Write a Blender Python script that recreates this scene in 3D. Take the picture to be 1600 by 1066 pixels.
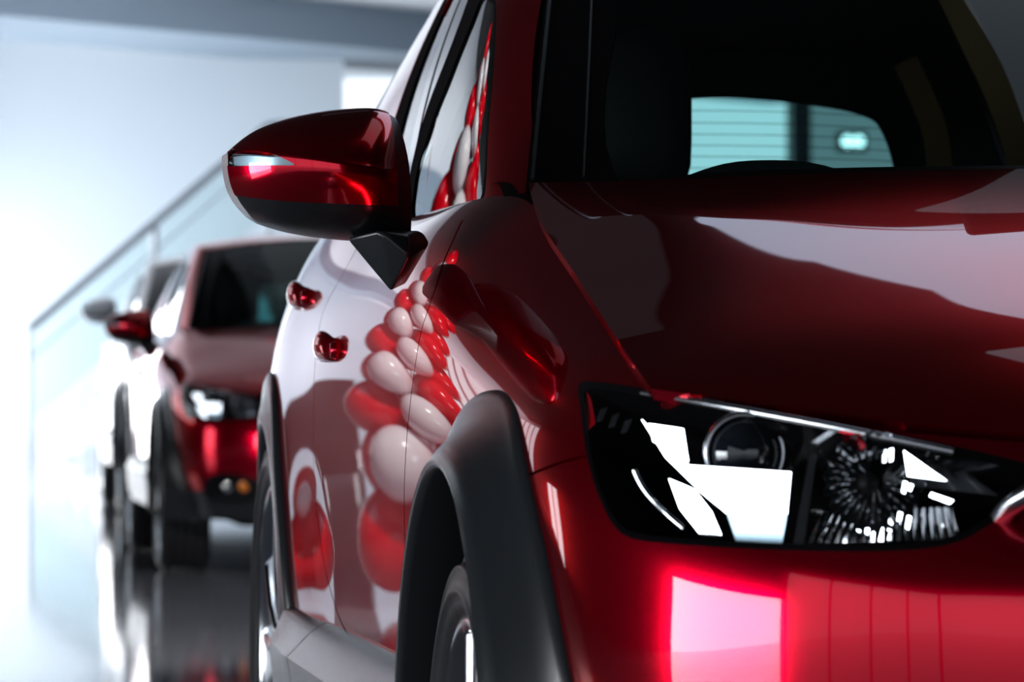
import bpy, bmesh, math, random
import numpy as np
from mathutils import Vector, Matrix
from mathutils.bvhtree import BVHTree
from mathutils.geometry import delaunay_2d_cdt

for o in list(bpy.data.objects):
    bpy.data.objects.remove(o)
S = bpy.context.scene
C = S.collection
random.seed(7)
PI = math.pi
def R(a): return math.radians(a)

# ------------------------------------------------------------------ camera
FPX = 7080.0
YAW = math.atan(992 / FPX)
PITCH = math.atan(67 / FPX)
CAM = Vector((-1.516, -4.88, 0.80))
cd = bpy.data.cameras.new('camera')
cam = bpy.data.objects.new('camera', cd)
C.objects.link(cam)
cd.sensor_width = 36.0
cd.lens = FPX / 1600 * 36.0
cd.clip_start = 0.1
cd.clip_end = 200
fwd = Vector((math.sin(YAW) * math.cos(PITCH), math.cos(YAW) * math.cos(PITCH), math.sin(PITCH)))
cam.location = CAM
cam.rotation_euler = fwd.to_track_quat('-Z', 'Y').to_euler()
cd.dof.use_dof = True
cd.dof.focus_distance = 5.55
cd.dof.aperture_fstop = 10.0
cd.dof.aperture_blades = 0
S.camera = cam
bpy.context.view_layer.update()
CM = cam.matrix_world.to_3x3()
def ray(px, py):
    d = CM @ Vector(((px - 800) / FPX, -(py - 533) / FPX, -1))
    return d.normalized()
def at(px, py, Y):
    """the world point on the line of sight of a pixel at depth Y"""
    d = ray(px, py)
    return CAM + d * ((Y - CAM.y) / d.y)
def atX(px, py, X):
    d = ray(px, py)
    return CAM + d * ((X - CAM.x) / d.x)

# ------------------------------------------------------------------ world, exposure, light
S.view_settings.view_transform = 'Standard'
S.view_settings.look = 'None'
S.view_settings.gamma = 1
S.view_settings.use_curve_mapping = False
S.view_settings.exposure = 0.0
W = bpy.data.worlds.new('daylight')
S.world = W
W.use_nodes = True
bg = W.node_tree.nodes['Background']
bg.inputs[0].default_value = (0.72, 0.86, 1.0, 1)
bg.inputs[1].default_value = 3.0

def area(name, loc, rot, sx, sy, power, col=(1, 1, 1)):
    l = bpy.data.lights.new(name, 'AREA')
    l.shape = 'RECTANGLE'
    l.size = sx
    l.size_y = sy
    l.energy = power
    l.color = col
    o = bpy.data.objects.new(name, l)
    o.location = loc
    o.rotation_euler = rot
    C.objects.link(o)
    return o

try:
    S.cycles.max_bounces = 12
    S.cycles.transparent_max_bounces = 24
    S.cycles.glossy_bounces = 6
    S.cycles.diffuse_bounces = 3
    S.cycles.caustics_reflective = False
    S.cycles.caustics_refractive = False
    S.cycles.sample_clamp_indirect = 6
    S.cycles.use_denoising = True
    S.cycles.denoiser = 'OPENIMAGEDENOISE'
    S.cycles.filter_width = 1.5
except Exception:
    pass

# ------------------------------------------------------------------ materials
def mat(name, col, rough=0.5, metal=0.0, coat=0.0, coat_r=0.02, spec=0.5, noise=None, bump=None, tint=None):
    m = bpy.data.materials.new(name)
    m.use_nodes = True
    nt = m.node_tree
    b = nt.nodes['Principled BSDF']
    b.inputs['Base Color'].default_value = (*col, 1)
    b.inputs['Roughness'].default_value = rough
    b.inputs['Metallic'].default_value = metal
    b.inputs['Coat Weight'].default_value = coat
    b.inputs['Coat Roughness'].default_value = coat_r
    b.inputs['Specular IOR Level'].default_value = spec
    if tint:
        b.inputs['Specular Tint'].default_value = (*tint, 1)
    tc = nt.nodes.new('ShaderNodeTexCoord')
    if noise:
        sc, amt = noise
        n = nt.nodes.new('ShaderNodeTexNoise')
        n.inputs['Scale'].default_value = sc
        nt.links.new(tc.outputs['Object'], n.inputs['Vector'])
        mr = nt.nodes.new('ShaderNodeMapRange')
        mr.inputs['To Min'].default_value = max(0.0, rough - amt)
        mr.inputs['To Max'].default_value = min(1.0, rough + amt)
        nt.links.new(n.outputs['Fac'], mr.inputs['Value'])
        nt.links.new(mr.outputs['Result'], b.inputs['Roughness'])
    if bump:
        sc, st = bump
        n = nt.nodes.new('ShaderNodeTexNoise')
        n.inputs['Scale'].default_value = sc
        nt.links.new(tc.outputs['Object'], n.inputs['Vector'])
        bp = nt.nodes.new('ShaderNodeBump')
        bp.inputs['Strength'].default_value = st
        bp.inputs['Distance'].default_value = 0.002
        nt.links.new(n.outputs['Fac'], bp.inputs['Height'])
        nt.links.new(bp.outputs['Normal'], b.inputs['Normal'])
    return m
def emat(name, col, st):
    m = bpy.data.materials.new(name)
    m.use_nodes = True
    nt = m.node_tree
    for n in list(nt.nodes):
        nt.nodes.remove(n)
    e = nt.nodes.new('ShaderNodeEmission')
    e.inputs[0].default_value = (*col, 1)
    e.inputs[1].default_value = st
    o = nt.nodes.new('ShaderNodeOutputMaterial')
    nt.links.new(e.outputs[0], o.inputs[0])
    return m
def gmat(name, tint=(1, 1, 1), ior=1.45, gain=1.0, rough=0.0):
    """thin pane: tinted see-through mixed with a mirror reflection by Fresnel"""
    m = bpy.data.materials.new(name)
    m.use_nodes = True
    nt = m.node_tree
    for n in list(nt.nodes):
        nt.nodes.remove(n)
    t = nt.nodes.new('ShaderNodeBsdfTransparent')
    t.inputs[0].default_value = (*tint, 1)
    g = nt.nodes.new('ShaderNodeBsdfGlossy')
    g.inputs['Roughness'].default_value = rough
    g.inputs[0].default_value = (gain, gain, gain, 1)
    f = nt.nodes.new('ShaderNodeFresnel')
    f.inputs[0].default_value = ior
    mx = nt.nodes.new('ShaderNodeMixShader')
    o = nt.nodes.new('ShaderNodeOutputMaterial')
    ge = nt.nodes.new('ShaderNodeNewGeometry')
    io = nt.nodes.new('ShaderNodeMix')
    io.inputs[2].default_value = ior; io.inputs[3].default_value = 1 / ior
    nt.links.new(ge.outputs['Backfacing'], io.inputs[0]); nt.links.new(io.outputs[0], f.inputs[0])
    nt.links.new(f.outputs[0], mx.inputs[0])
    nt.links.new(t.outputs[0], mx.inputs[1])
    nt.links.new(g.outputs[0], mx.inputs[2])
    nt.links.new(mx.outputs[0], o.inputs[0])
    return m

M = {}
M['paint'] = mat('red_metallic_paint', (0.84, 0.0, 0.028), 0.195, 0.92, 1.0, 0.015, tint=(.5, .0, .015))
M['paint'].node_tree.nodes['Principled BSDF'].inputs['Coat IOR'].default_value = 1.43
M['paint_dark'] = M['paint']
M['gap'] = mat('panel_gap_black', (0.004, 0.004, 0.005), 0.7)
M['plastic'] = mat('black_textured_plastic', (0.022, 0.025, 0.029), 0.26, bump=(900, 0.08))
M['gloss_black'] = mat('gloss_black', (0.004, 0.004, 0.005), 0.08, 0, 0.5)
M['seal'] = mat('rubber_seal', (.006, .006, .007), .95, spec=0.05)
M['rubber'] = mat('tyre_rubber', (0.028, 0.028, 0.031), 0.42, noise=(40, 0.08))
M['chrome'] = mat('chrome', (0.85, 0.87, 0.9), 0.06, 1.0)
M['satin'] = mat('satin_aluminium', (0.62, 0.65, 0.7), 0.22, 1.0)
M['satin_blue'] = mat('satin_reflector', (.35, .48, .55), .4, 1.0)
M['alloy'] = mat('machined_alloy', (0.7, 0.73, 0.78), 0.18, 1.0)
M['alloy_dark'] = mat('gunmetal_alloy', (0.06, 0.065, 0.075), 0.3, 0.8)
M['glass'] = gmat('window_glass', (0.72, 0.92, 0.90), 1.5)
M['glass_dark'] = gmat('rear_tinted_glass', (0.30, 0.52, 0.53), 1.5)
M['lens'] = gmat('clear_lamp_lens', (0.96, 0.98, 1.0), 1.45)
M['amber'] = mat('amber_lens', (.9, .25, .02), .15, 0, 1)
M['red_lens'] = mat('red_marker', (.5, .0, .01), .2, 0, 1)
M['proj'] = mat('projector_glass', (.01, .014, .02), .03, 0, 1)
M['interior'] = mat('black_interior', (0.010, 0.010, 0.012), 0.8)
M['frit'] = mat('black_glass_frit', (0.003, 0.003, 0.004), 0.25)

# ------------------------------------------------------------------ object helpers
def link(name, me, m=None, parent=None):
    o = bpy.data.objects.new(name, me)
    C.objects.link(o)
    if m is not None and me is not None:
        if isinstance(m, (list, tuple)):
            for k in m: me.materials.append(k)
        else:
            me.materials.append(m)
    if parent is not None:
        o.parent = parent
        o.matrix_parent_inverse = Matrix.Translation(-Vector(parent.location)) if parent.rotation_euler.z == 0 else parent.matrix_basis.inverted()
    return o
def tag(o, label, cat, group=None, kind=None):
    if label: o['label'] = label
    if cat: o['category'] = cat
    if group: o['group'] = group
    if kind: o['kind'] = kind
    return o
def thing(name, label, cat, loc=(0, 0, 0), group=None):
    o = bpy.data.objects.new(name, None)
    o.empty_display_size = 0.1
    C.objects.link(o)
    o.location = loc
    return tag(o, label, cat, group)
def mesh(verts, faces, smooth=True, name='m'):
    me = bpy.data.meshes.new(name)
    me.from_pydata([tuple(v) for v in verts], [], [tuple(f) for f in faces])
    if smooth:
        me.polygons.foreach_set('use_smooth', [True] * len(me.polygons))
    me.update()
    return me
def bmesh_to(name, bm, m, parent=None, smooth=False, angle=None):
    bmesh.ops.recalc_face_normals(bm, faces=bm.faces[:])
    me = bpy.data.meshes.new(name)
    bm.to_mesh(me)
    bm.free()
    if smooth:
        me.polygons.foreach_set('use_smooth', [True] * len(me.polygons))
        if angle is not None:
            me.set_sharp_from_angle(angle=R(angle))
    return link(name, me, m, parent)
def add_box(bm, a, b):
    x0, y0, z0 = a; x1, y1, z1 = b
    v = [bm.verts.new(p) for p in ((x0,y0,z0),(x1,y0,z0),(x1,y1,z0),(x0,y1,z0),(x0,y0,z1),(x1,y0,z1),(x1,y1,z1),(x0,y1,z1))]
    for f in ((0,3,2,1),(4,5,6,7),(0,1,5,4),(1,2,6,5),(2,3,7,6),(3,0,4,7)):
        bm.faces.new([v[i] for i in f])
def box(name, a, b, m, parent=None, bevel=0.0):
    bm = bmesh.new()
    add_box(bm, a, b)
    if bevel:
        bmesh.ops.bevel(bm, geom=bm.edges[:], offset=bevel, segments=3, affect='EDGES', profile=0.6)
    return bmesh_to(name, bm, m, parent, bevel > 0, 40)
def add_tube(bm, pts, r, n=10, cap=True):
    pts = [Vector(p) for p in pts]
    rs = r if isinstance(r, (list, tuple)) else [r] * len(pts)
    rings = []
    up = None
    for i, p in enumerate(pts):
        t = (pts[min(i + 1, len(pts) - 1)] - pts[max(i - 1, 0)]).normalized()
        if up is None:
            up = t.orthogonal().normalized()
        up = (up - t * up.dot(t)).normalized()
        s = t.cross(up)
        rings.append([bm.verts.new(p + (up * math.cos(a) + s * math.sin(a)) * rs[i]) for a in [2 * PI * k / n for k in range(n)]])
    for a, b in zip(rings, rings[1:]):
        for k in range(n):
            bm.faces.new((a[k], a[(k + 1) % n], b[(k + 1) % n], b[k]))
    if cap:
        bm.faces.new(rings[0][::-1]); bm.faces.new(rings[-1])
def tube(name, pts, r, m, parent=None, n=10):
    bm = bmesh.new(); add_tube(bm, pts, r, n)
    return bmesh_to(name, bm, m, parent, True, 50)
def lathe(prof, n=64, axis='x', closed=False, a0=0, a1=2 * PI):
    """prof: (axial, radius) pairs -> verts, faces around the x axis"""
    full = abs(a1 - a0 - 2 * PI) < 1e-6
    V, F = [], []
    cols = n if full else n + 1
    for i in range(cols):
        a = a0 + (a1 - a0) * i / n
        for (x, r) in prof:
            V.append((x, r * math.cos(a), r * math.sin(a)))
    k = len(prof)
    for i in range(n):
        j = (i + 1) % cols
        for q in range(k - 1):
            F.append((i * k + q, j * k + q, j * k + q + 1, i * k + q + 1))
        if closed:
            F.append((i * k + k - 1, j * k + k - 1, j * k, i * k))
    return V, F

# ------------------------------------------------------------------ B-spline surfaces
def bs_knots(n, p=3):
    return np.concatenate([np.zeros(p), np.linspace(0, 1, n - p + 1), np.ones(p)])
def bs_basis(n, t, p=3):
    t = np.clip(np.atleast_1d(np.asarray(t, float)), 0, 1 - 1e-9)
    k = bs_knots(n, p)
    N = np.zeros((len(t), n + p))
    for i in range(n + p):
        N[:, i] = (t >= k[i]) & (t < k[i + 1])
    for d in range(1, p + 1):
        M2 = np.zeros((len(t), n + p - d))
        for i in range(n + p - d):
            a = 0
            if k[i + d] > k[i]: a = a + (t - k[i]) / (k[i + d] - k[i]) * N[:, i]
            if k[i + d + 1] > k[i + 1]: a = a + (k[i + d + 1] - t) / (k[i + d + 1] - k[i + 1]) * N[:, i + 1]
            M2[:, i] = a
        N = M2
    return N
class Surf:
    def __init__(s, P, flip=False, nu=220, nv=90):
        s.P = np.array(P, float)          # (nu_ctrl, nv_ctrl, 3)
        s.a, s.b = s.P.shape[:2]
        s.flip = flip
        s.nu, s.nv = nu, nv
        us, vs = np.linspace(0, 1, nu), np.linspace(0, 1, nv)
        s.us, s.vs = us, vs
        s.G = np.einsum('ia,jb,abc->ijc', bs_basis(s.a, us), bs_basis(s.b, vs), s.P)
        fl = []
        for i in range(nu - 1):
            for j in range(nv - 1):
                q = (i * nv + j, (i + 1) * nv + j, (i + 1) * nv + j + 1, i * nv + j + 1)
                fl.append((q[0], q[1], q[2])); fl.append((q[0], q[2], q[3]))
        s.tv = [Vector(p) for p in s.G.reshape(-1, 3)]
        s.bvh = BVHTree.FromPolygons([tuple(v) for v in s.tv], fl)
        # metric scale
        s.LU = np.linalg.norm(np.diff(s.G[:, nv // 2], axis=0), axis=1).sum()
        s.LV = np.linalg.norm(np.diff(s.G[nu // 2], axis=0), axis=1).sum()
    def ev(s, uv):
        uv = np.atleast_2d(np.asarray(uv, float))
        return np.einsum('ia,ib,abc->ic', bs_basis(s.a, uv[:, 0]), bs_basis(s.b, uv[:, 1]), s.P)
    def nrm(s, uv):
        uv = np.atleast_2d(np.asarray(uv, float))
        e = 1e-4
        c = np.clip(uv, e, 1 - e)
        du = s.ev(c + [e, 0]) - s.ev(c - [e, 0])
        dv = s.ev(c + [0, e]) - s.ev(c - [0, e])
        n = np.cross(du, dv)
        l = np.linalg.norm(n, axis=1, keepdims=True)
        l[l < 1e-14] = 1
        n = n / l
        return -n if s.flip else n
    def hit(s, o, d):
        loc, nn, idx, dist = s.bvh.ray_cast(Vector(o), Vector(d))
        if loc is None:
            loc, nn, idx, dist = None, None, None, None
            # nearest approach along the ray
            best = None
            for t in np.linspace(3.5, 9.5, 120):
                p = Vector(o) + Vector(d) * t
                l2, n2, i2, d2 = s.bvh.find_nearest(p)
                if best is None or d2 < best[0]:
                    best = (d2, l2, i2)
            loc, idx = best[1], best[2]
        c = idx // 2
        i, j = c // (s.nv - 1), c % (s.nv - 1)
        p00, p10, p01 = s.G[i, j], s.G[i + 1, j], s.G[i, j + 1]
        A = np.stack([p10 - p00, p01 - p00], 1)
        sol = np.linalg.lstsq(A, np.array(loc) - p00, rcond=None)[0]
        return ((i + sol[0]) / (s.nu - 1), (j + sol[1]) / (s.nv - 1))
    def pix(s, px, py):
        return s.hit(CAM, ray(px, py))
    def near(s, p):
        loc, nn, idx, dist = s.bvh.find_nearest(Vector(p))
        c = idx // 2
        i, j = c // (s.nv - 1), c % (s.nv - 1)
        p00, p10, p01 = s.G[i, j], s.G[i + 1, j], s.G[i, j + 1]
        A = np.stack([p10 - p00, p01 - p00], 1)
        sol = np.linalg.lstsq(A, np.array(loc) - p00, rcond=None)[0]
        return ((i + sol[0]) / (s.nu - 1), (j + sol[1]) / (s.nv - 1))
def crom(pts, n=8, closed=False):
    P = [np.array(p, float) for p in pts]
    out = []
    L = len(P)
    for i in range(L if closed else L - 1):
        if closed:
            a, b, c, d = P[(i - 1) % L], P[i], P[(i + 1) % L], P[(i + 2) % L]
        else:
            b, c = P[i], P[i + 1]
            a = P[i - 1] if i > 0 else 2 * b - c
            d = P[i + 2] if i + 2 < L else 2 * c - b
        for k in range(n):
            t = k / n
            out.append(0.5 * ((2 * b) + (c - a) * t + (2 * a - 5 * b + 4 * c - d) * t * t + (3 * b - a - 3 * c + d) * t ** 3))
    if not closed: out.append(P[-1])
    return out
def strip(s, line, w):
    """a narrow uv polygon of metric width w along a uv polyline"""
    line = [np.array(p, float) for p in line]
    Lf, Rt = [], []
    for i, p in enumerate(line):
        t = line[min(i + 1, len(line) - 1)] - line[max(i - 1, 0)]
        e = 1e-3
        E = np.linalg.norm(s.ev(p + [e, 0])[0] - s.ev(p - [e, 0])[0]) / (2 * e) + 1e-6
        G = np.linalg.norm(s.ev(p + [0, e])[0] - s.ev(p - [0, e])[0]) / (2 * e) + 1e-6
        m = np.array([t[0] * E, t[1] * G]); m /= (np.linalg.norm(m) + 1e-12)
        n = np.array([-m[1] / E, m[0] / G]) * w / 2
        Lf.append(p + n); Rt.append(p - n)
    return Lf + Rt[::-1]
def inside(poly, pts):
    poly = np.asarray(poly); x, y = pts[:, 0], pts[:, 1]
    r = np.zeros(len(pts), bool)
    j = len(poly) - 1
    for i in range(len(poly)):
        xi, yi = poly[i]; xj, yj = poly[j]
        c = ((yi > y) != (yj > y)) & (x < (xj - xi) * (y - yi) / (yj - yi + 1e-15) + xi)
        r ^= c
        j = i
    return r
def cut(s, lines, nu, nv, u0=0., u1=1., v0=0., v1=1.):
    """triangulate the uv domain of a surface along polygons; returns uv points and triangles"""
    sc = np.array([s.LU, s.LV])
    g = [(u, v) for u in np.linspace(u0, u1, nu) for v in np.linspace(v0, v1, nv)]
    pts = [Vector((p[0] * sc[0], p[1] * sc[1])) for p in g]
    edges = []
    for pl in lines:
        b = len(pts)
        for p in pl:
            pts.append(Vector((min(max(p[0], u0), u1) * sc[0], min(max(p[1], v0), v1) * sc[1])))
        for k in range(len(pl)):
            edges.append((b + k, b + (k + 1) % len(pl)))
    r = delaunay_2d_cdt(pts, edges, [], 0, 1e-6)
    uv = np.array([(p.x / sc[0], p.y / sc[1]) for p in r[0]])
    tri = np.array([f for f in r[2] if len(f) == 3])
    return uv, tri
def panel(s, uv, tri, mask, name, m, parent, off=0.0, flange=0.014, mirror=False, obj=True):
    t = tri[mask]
    used = np.unique(t)
    mp = -np.ones(len(uv), int); mp[used] = np.arange(len(used))
    P = s.ev(uv[used]); N = s.nrm(uv[used])
    P = P + N * off
    t = mp[t]
    # orient by normal
    fn = np.cross(P[t[:, 1]] - P[t[:, 0]], P[t[:, 2]] - P[t[:, 0]])
    bad = (fn * N[t[:, 0]]).sum(1) < 0
    t[bad] = t[bad][:, ::-1]
    V = P.tolist(); Nn = N.tolist(); F = t.tolist()
    if flange:
        cnt = {}
        for f in F:
            for k in range(3):
                a, b = f[k], f[(k + 1) % 3]
                cnt[(a, b)] = cnt.get((a, b), 0) + 1
        be = [(a, b) for (a, b) in cnt if (b, a) not in cnt]
        for a, b in be:
            pa, pb = P[a], P[b]
            k = len(V)
            fnn = np.cross(pb - pa, -(N[a])); l = np.linalg.norm(fnn)
            fnn = -fnn / l if l > 1e-12 else N[a]
            V += [pa.tolist(), pb.tolist(), (pb - N[b] * flange).tolist(), (pa - N[a] * flange).tolist()]
            Nn += [fnn.tolist()] * 4
            F.append([k + 1, k, k + 3, k + 2])
    if mirror:
        V = [[-x, y, z] for x, y, z in V]; Nn = [[-x, y, z] for x, y, z in Nn]; F = [f[::-1] for f in F]
    me = mesh(V, F)
    me.normals_split_custom_set_from_vertices(Nn)
    return link(name, me, m, parent)
def patch(s, name, m, parent, nu=60, nv=30, off=0.0, thick=0.0, region=(0, 1, 0, 1), mirror=False):
    u = np.linspace(region[0], region[1], nu); v = np.linspace(region[2], region[3], nv)
    uv = np.array([(a, b) for a in u for b in v])
    tri = []
    for i in range(nu - 1):
        for j in range(nv - 1):
            q = (i * nv + j, (i + 1) * nv + j, (i + 1) * nv + j + 1, i * nv + j + 1)
            tri += [(q[0], q[1], q[2]), (q[0], q[2], q[3])]
    tri = np.array(tri)
    return panel(s, uv, tri, np.ones(len(tri), bool), name, m, parent, off, thick, mirror)

# ------------------------------------------------------------------ the showroom
def tile_mat():
    m = mat('polished_floor_tile', (.05, .055, .065), .06)
    nt = m.node_tree; b = nt.nodes['Principled BSDF']
    tc = nt.nodes.new('ShaderNodeTexCoord')
    mp = nt.nodes.new('ShaderNodeMapping'); mp.inputs['Scale'].default_value = (1.0, 1.0, 1.0)
    br = nt.nodes.new('ShaderNodeTexBrick')
    br.offset = 0
    br.inputs['Scale'].default_value = 1.0
    br.inputs['Brick Width'].default_value = .8
    br.inputs['Row Height'].default_value = .8
    br.inputs['Mortar Size'].default_value = .004
    br.inputs['Color1'].default_value = (.34, .35, .39, 1)
    br.inputs['Color2'].default_value = (.36, .37, .41, 1)
    br.inputs['Mortar'].default_value = (.35, .36, .38, 1)
    nt.links.new(tc.outputs['Object'], mp.inputs[0]); nt.links.new(mp.outputs[0], br.inputs['Vector'])
    nt.links.new(br.outputs['Color'], b.inputs['Base Color'])
    n = nt.nodes.new('ShaderNodeTexNoise'); n.inputs['Scale'].default_value = 1.3
    bp = nt.nodes.new('ShaderNodeBump'); bp.inputs['Strength'].default_value = .12; bp.inputs['Distance'].default_value = .004
    nt.links.new(tc.outputs['Object'], n.inputs['Vector']); nt.links.new(n.outputs['Fac'], bp.inputs['Height'])
    nt.links.new(bp.outputs['Normal'], b.inputs['Normal'])
    return m
M['white'] = mat('white_plaster', (.80, .84, .88), .7, noise=(3, .05))
M['bluewhite'] = mat('pale_blue_plaster', (.62, .70, .77), .7, noise=(3, .05))
M['darkwall'] = mat('charcoal_wall', (.012, .012, .014), .8, noise=(3, .05))
M['darkceil'] = mat('charcoal_ceiling', (.010, .010, .012), .85, noise=(3, .05))
M['greyblue'] = mat('grey_blue_bulkhead', (.30, .38, .46), .7, noise=(2, .05))
M['pane'] = emat('daylit_window_pane', (.84, .92, 1.0), 1.5)
M['pane_front'] = emat('front_window_pane', (.90, .94, 1.0), .85)
M['pane_sun'] = emat('sunlit_window_pane', (.92, .96, 1.0), 14.0)
M['pane_soft'] = emat('hazy_window_pane', (.86, .93, 1.0), 1.6)
M['skylight'] = emat('skylight_diffuser', (.68, .77, 1.0), 1.15)
M['pane_bright'] = emat('bright_low_window', (.95, .97, 1.0), 8.0)
M['skylight_rear'] = emat('rear_skylight_diffuser', (.80, .90, 1.0), .28)
M['pane_side'] = emat('side_window_pane', (.90, .95, 1.0), 3.0)
M['skylight_faint'] = emat('faint_skylight_diffuser', (.85, .85, 1.0), .03)
M['skylight_dim'] = emat('dim_skylight_diffuser', (.70, .85, 1.0), .36)
M['frame'] = mat('dark_window_frame', (.02, .02, .025), .4)
def struct(name, a, b, m):
    o = box(name, a, b, m); o['kind'] = 'structure'; return o
FZ = -.02
struct('floor', (-8.2, -14, -.22), (18, 56.2, FZ), tile_mat())
struct('ceiling', (-8.2, -14, 5.2), (18, 56.2, 5.4), M['darkceil'])
struct('ceiling_middle', (1.4, 11.3, 5.1), (18, 16.9, 5.2), M['greyblue'])
struct('ceiling_rear', (-.5, 17, 5.1), (18, 56.2, 5.2), M['white'])
struct('ceiling_rear_left', (-8.2, 24, 5.1), (-.5, 56.2, 5.2), M['white'])
struct('window_8', (0, 17.5, 5.02), (3.2, 21.5, 5.09), M['skylight_rear'])  # unseen glow panel added for the second car's windscreen reflection
def ceiling_poly(name, pts, m, z0=5.12, z1=5.19):
    bm = bmesh.new()
    lo = [bm.verts.new((x, y, z0)) for x, y in pts]; hi = [bm.verts.new((x, y, z1)) for x, y in pts]
    bm.faces.new(lo[::-1]); bm.faces.new(hi)
    for i in range(len(pts)):
        j = (i + 1) % len(pts); bm.faces.new((lo[i], lo[j], hi[j], hi[i]))
    bmesh.ops.triangulate(bm, faces=[f for f in bm.faces if len(f.verts) > 4])
    o = bmesh_to(name, bm, m); o['kind'] = 'structure'
ceiling_poly('window_6', [(1.25, 6.2), (1.2, 8.2), (.98, 9.1), (.70, 9.35), (.76, 9.5), (2.4, 11.2), (6, 11.2), (6, 6.2)], M['skylight'])  # unseen glow panel, outline shaped to give the hood its bright reflection
ceiling_poly('window_11', [(-.5, 8.9), (.40, 8.9), (.46, 10.3), (-.4, 10.3)], M['skylight_faint'])  # unseen faint panel added for the dull reflection on the hood flank
struct('wall_back', (-8.2, 56, FZ), (18, 56.2, 5.2), M['white'])
struct('wall_left', (-8.2, 15.5, FZ), (-8.0, 20, 5.2), M['darkwall'])
struct('wall_left_over_window', (-8.2, 13, 1.7), (-8.0, 15.5, 5.2), M['darkwall'])
struct('wall_left_middle', (-8.2, 2.6, FZ), (-8.0, 13, 5.2), M['darkwall'])
struct('wall_left_rear', (-8.2, 20, FZ), (-8.0, 56, 1.6), M['darkwall'])
struct('wall_left_top', (-8.2, 20, 4.9), (-8.0, 56, 5.2), M['white'])
struct('wall_right', (18, -14, FZ), (18.2, 56.2, 5.2), M['darkwall'])
struct('wall_front', (5, -14.2, FZ), (18, -14, 5.2), M['darkwall'])
struct('wall_front_top', (-8.2, -14.2, 3.2), (5, -14, 5.2), M['darkwall'])
struct('wall_left_sun_top', (-8.2, -4.0, 1.15), (-8.0, 2.6, 5.2), M['darkwall'])
struct('wall_left_front', (-8.2, -14, 3.2), (-8.0, -4.0, 5.2), M['darkwall'])
def window(n, a, b, pane, axis, bars):
    """pane box a..b with upright bars"""
    w = struct('window_%d' % n, a, b, pane)
    bm = bmesh.new()
    t = .05
    if axis == 'y':   # runs along y at fixed x
        x0, x1 = a[0], b[0] + .06
        for k in range(bars + 1):
            y = a[1] + (b[1] - a[1]) * k / bars
            add_box(bm, (x0, y - t, a[2]), (x1, y + t, b[2]))
    else:
        y0, y1 = a[1], b[1] + .06
        for k in range(bars + 1):
            x = a[0] + (b[0] - a[0]) * k / bars
            add_box(bm, (x - t, y0, a[2]), (x + t, y1, b[2]))
    f = bmesh_to('window_frame', bm, M['frame'], w)
    return w
window(1, (-8.15, 20, 1.6), (-8.05, 56, 4.9), M['pane'], 'y', 22)
window(2, (-8.15, -14, FZ), (-8.05, -4.0, 3.2), M['pane_front'], 'y', 4)
window(7, (-8.15, -3.8, FZ), (-8.05, 2.6, 1.15), M['pane_sun'], 'y', 1)
window(12, (-8.15, 13, FZ), (-8.05, 15.5, 1.7), M['pane_side'], 'y', 2)  # unseen glowing pane added to light the second car's headlamp
struct('window_9', (.75, 1.8, 5.12), (3.2, 5.4, 5.19), M['skylight_dim'])  # unseen glow panel added for the bluish reflection in the windscreen
window(3, (-8.0, -14.15, FZ), (5, -14.05, 3.2), M['pane_front'], 'x', 3)
# the nearer wall by the stairs, ends at the bright opening
struct('wall_stair', (-8.0, 48, FZ), (3.9, 48.3, 5.2), M['bluewhite'])
struct('window_4', (3.9, 55.8, FZ), (12.0, 55.9, 4.9), M['pane_soft'])  # glowing sheet in place of the brightly lit farther wall
# slanting bulkhead under the ceiling
def bulkhead():
    bm = bmesh.new()
    P = [(-6.5, 36.0), (12.0, 54.0)]
    d = Vector((18.5, 18.0, 0)).normalized(); n = Vector((d.y, -d.x, 0))
    pts = [Vector((*P[0], 0)), Vector((*P[1], 0))]
    for dz, off, m in ((4.60, 0, 0),):
        vs = []
        for z in (4.60, 5.2):
            for p, o in ((pts[0], 0), (pts[1], 0), (pts[1], -2.2), (pts[0], -2.2)):
                q = p + n * o; vs.append(bm.verts.new((q.x, q.y, z)))
        for f in ((0,3,2,1),(4,5,6,7),(0,1,5,4),(1,2,6,5),(2,3,7,6),(3,0,4,7)):
            bm.faces.new([vs[i] for i in f])
    o = bmesh_to('ceiling_bulkhead', bm, M['greyblue']); o['kind'] = 'structure'
bulkhead()
# what stands beyond the car's rear window
struct('wall_right_rear', (9.2, 47.0, FZ), (18, 47.3, 5.2), M['greyblue'])
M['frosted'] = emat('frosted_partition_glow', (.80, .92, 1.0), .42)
struct('window_10', (9.26, 46.9, FZ), (12, 46.98, 5.0), M['frosted'])  # glow put into this panel to brighten it; it is no lamp

struct('pillar_rear', (8.98, 46.6, FZ), (9.2, 46.99, 5.2), M['frame'])
struct('window_5', (-1.5, 28, FZ), (-1.4, 47.9, 2.4), M['pane_bright'])  # glowing pane added out of view to brighten the stair wall's left end

lamp_ = thing('spot_lamp', 'bright round twin lamp seen through the rear window of the nearest car', 'lamp', (9.72, 46.7, 3.6))
M['lamp_on'] = emat('lamp_glow', (.9, .97, 1.0), 5.0)
for dx in (-.07, .06):
    V, F = lathe([(0, .07), (.02, .062), (.035, .035), (.04, 0)], 20)
    link('lamp_bulb', mesh([(9.72 + dx + y, 46.7 - x, 3.62 + z) for x, y, z in V], [f[::-1] for f in F]), M['lamp_on'], lamp_)
box('lamp_bracket', (9.55, 46.7, 3.5), (9.88, 46.9, 3.74), M['frame'], lamp_)

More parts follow.
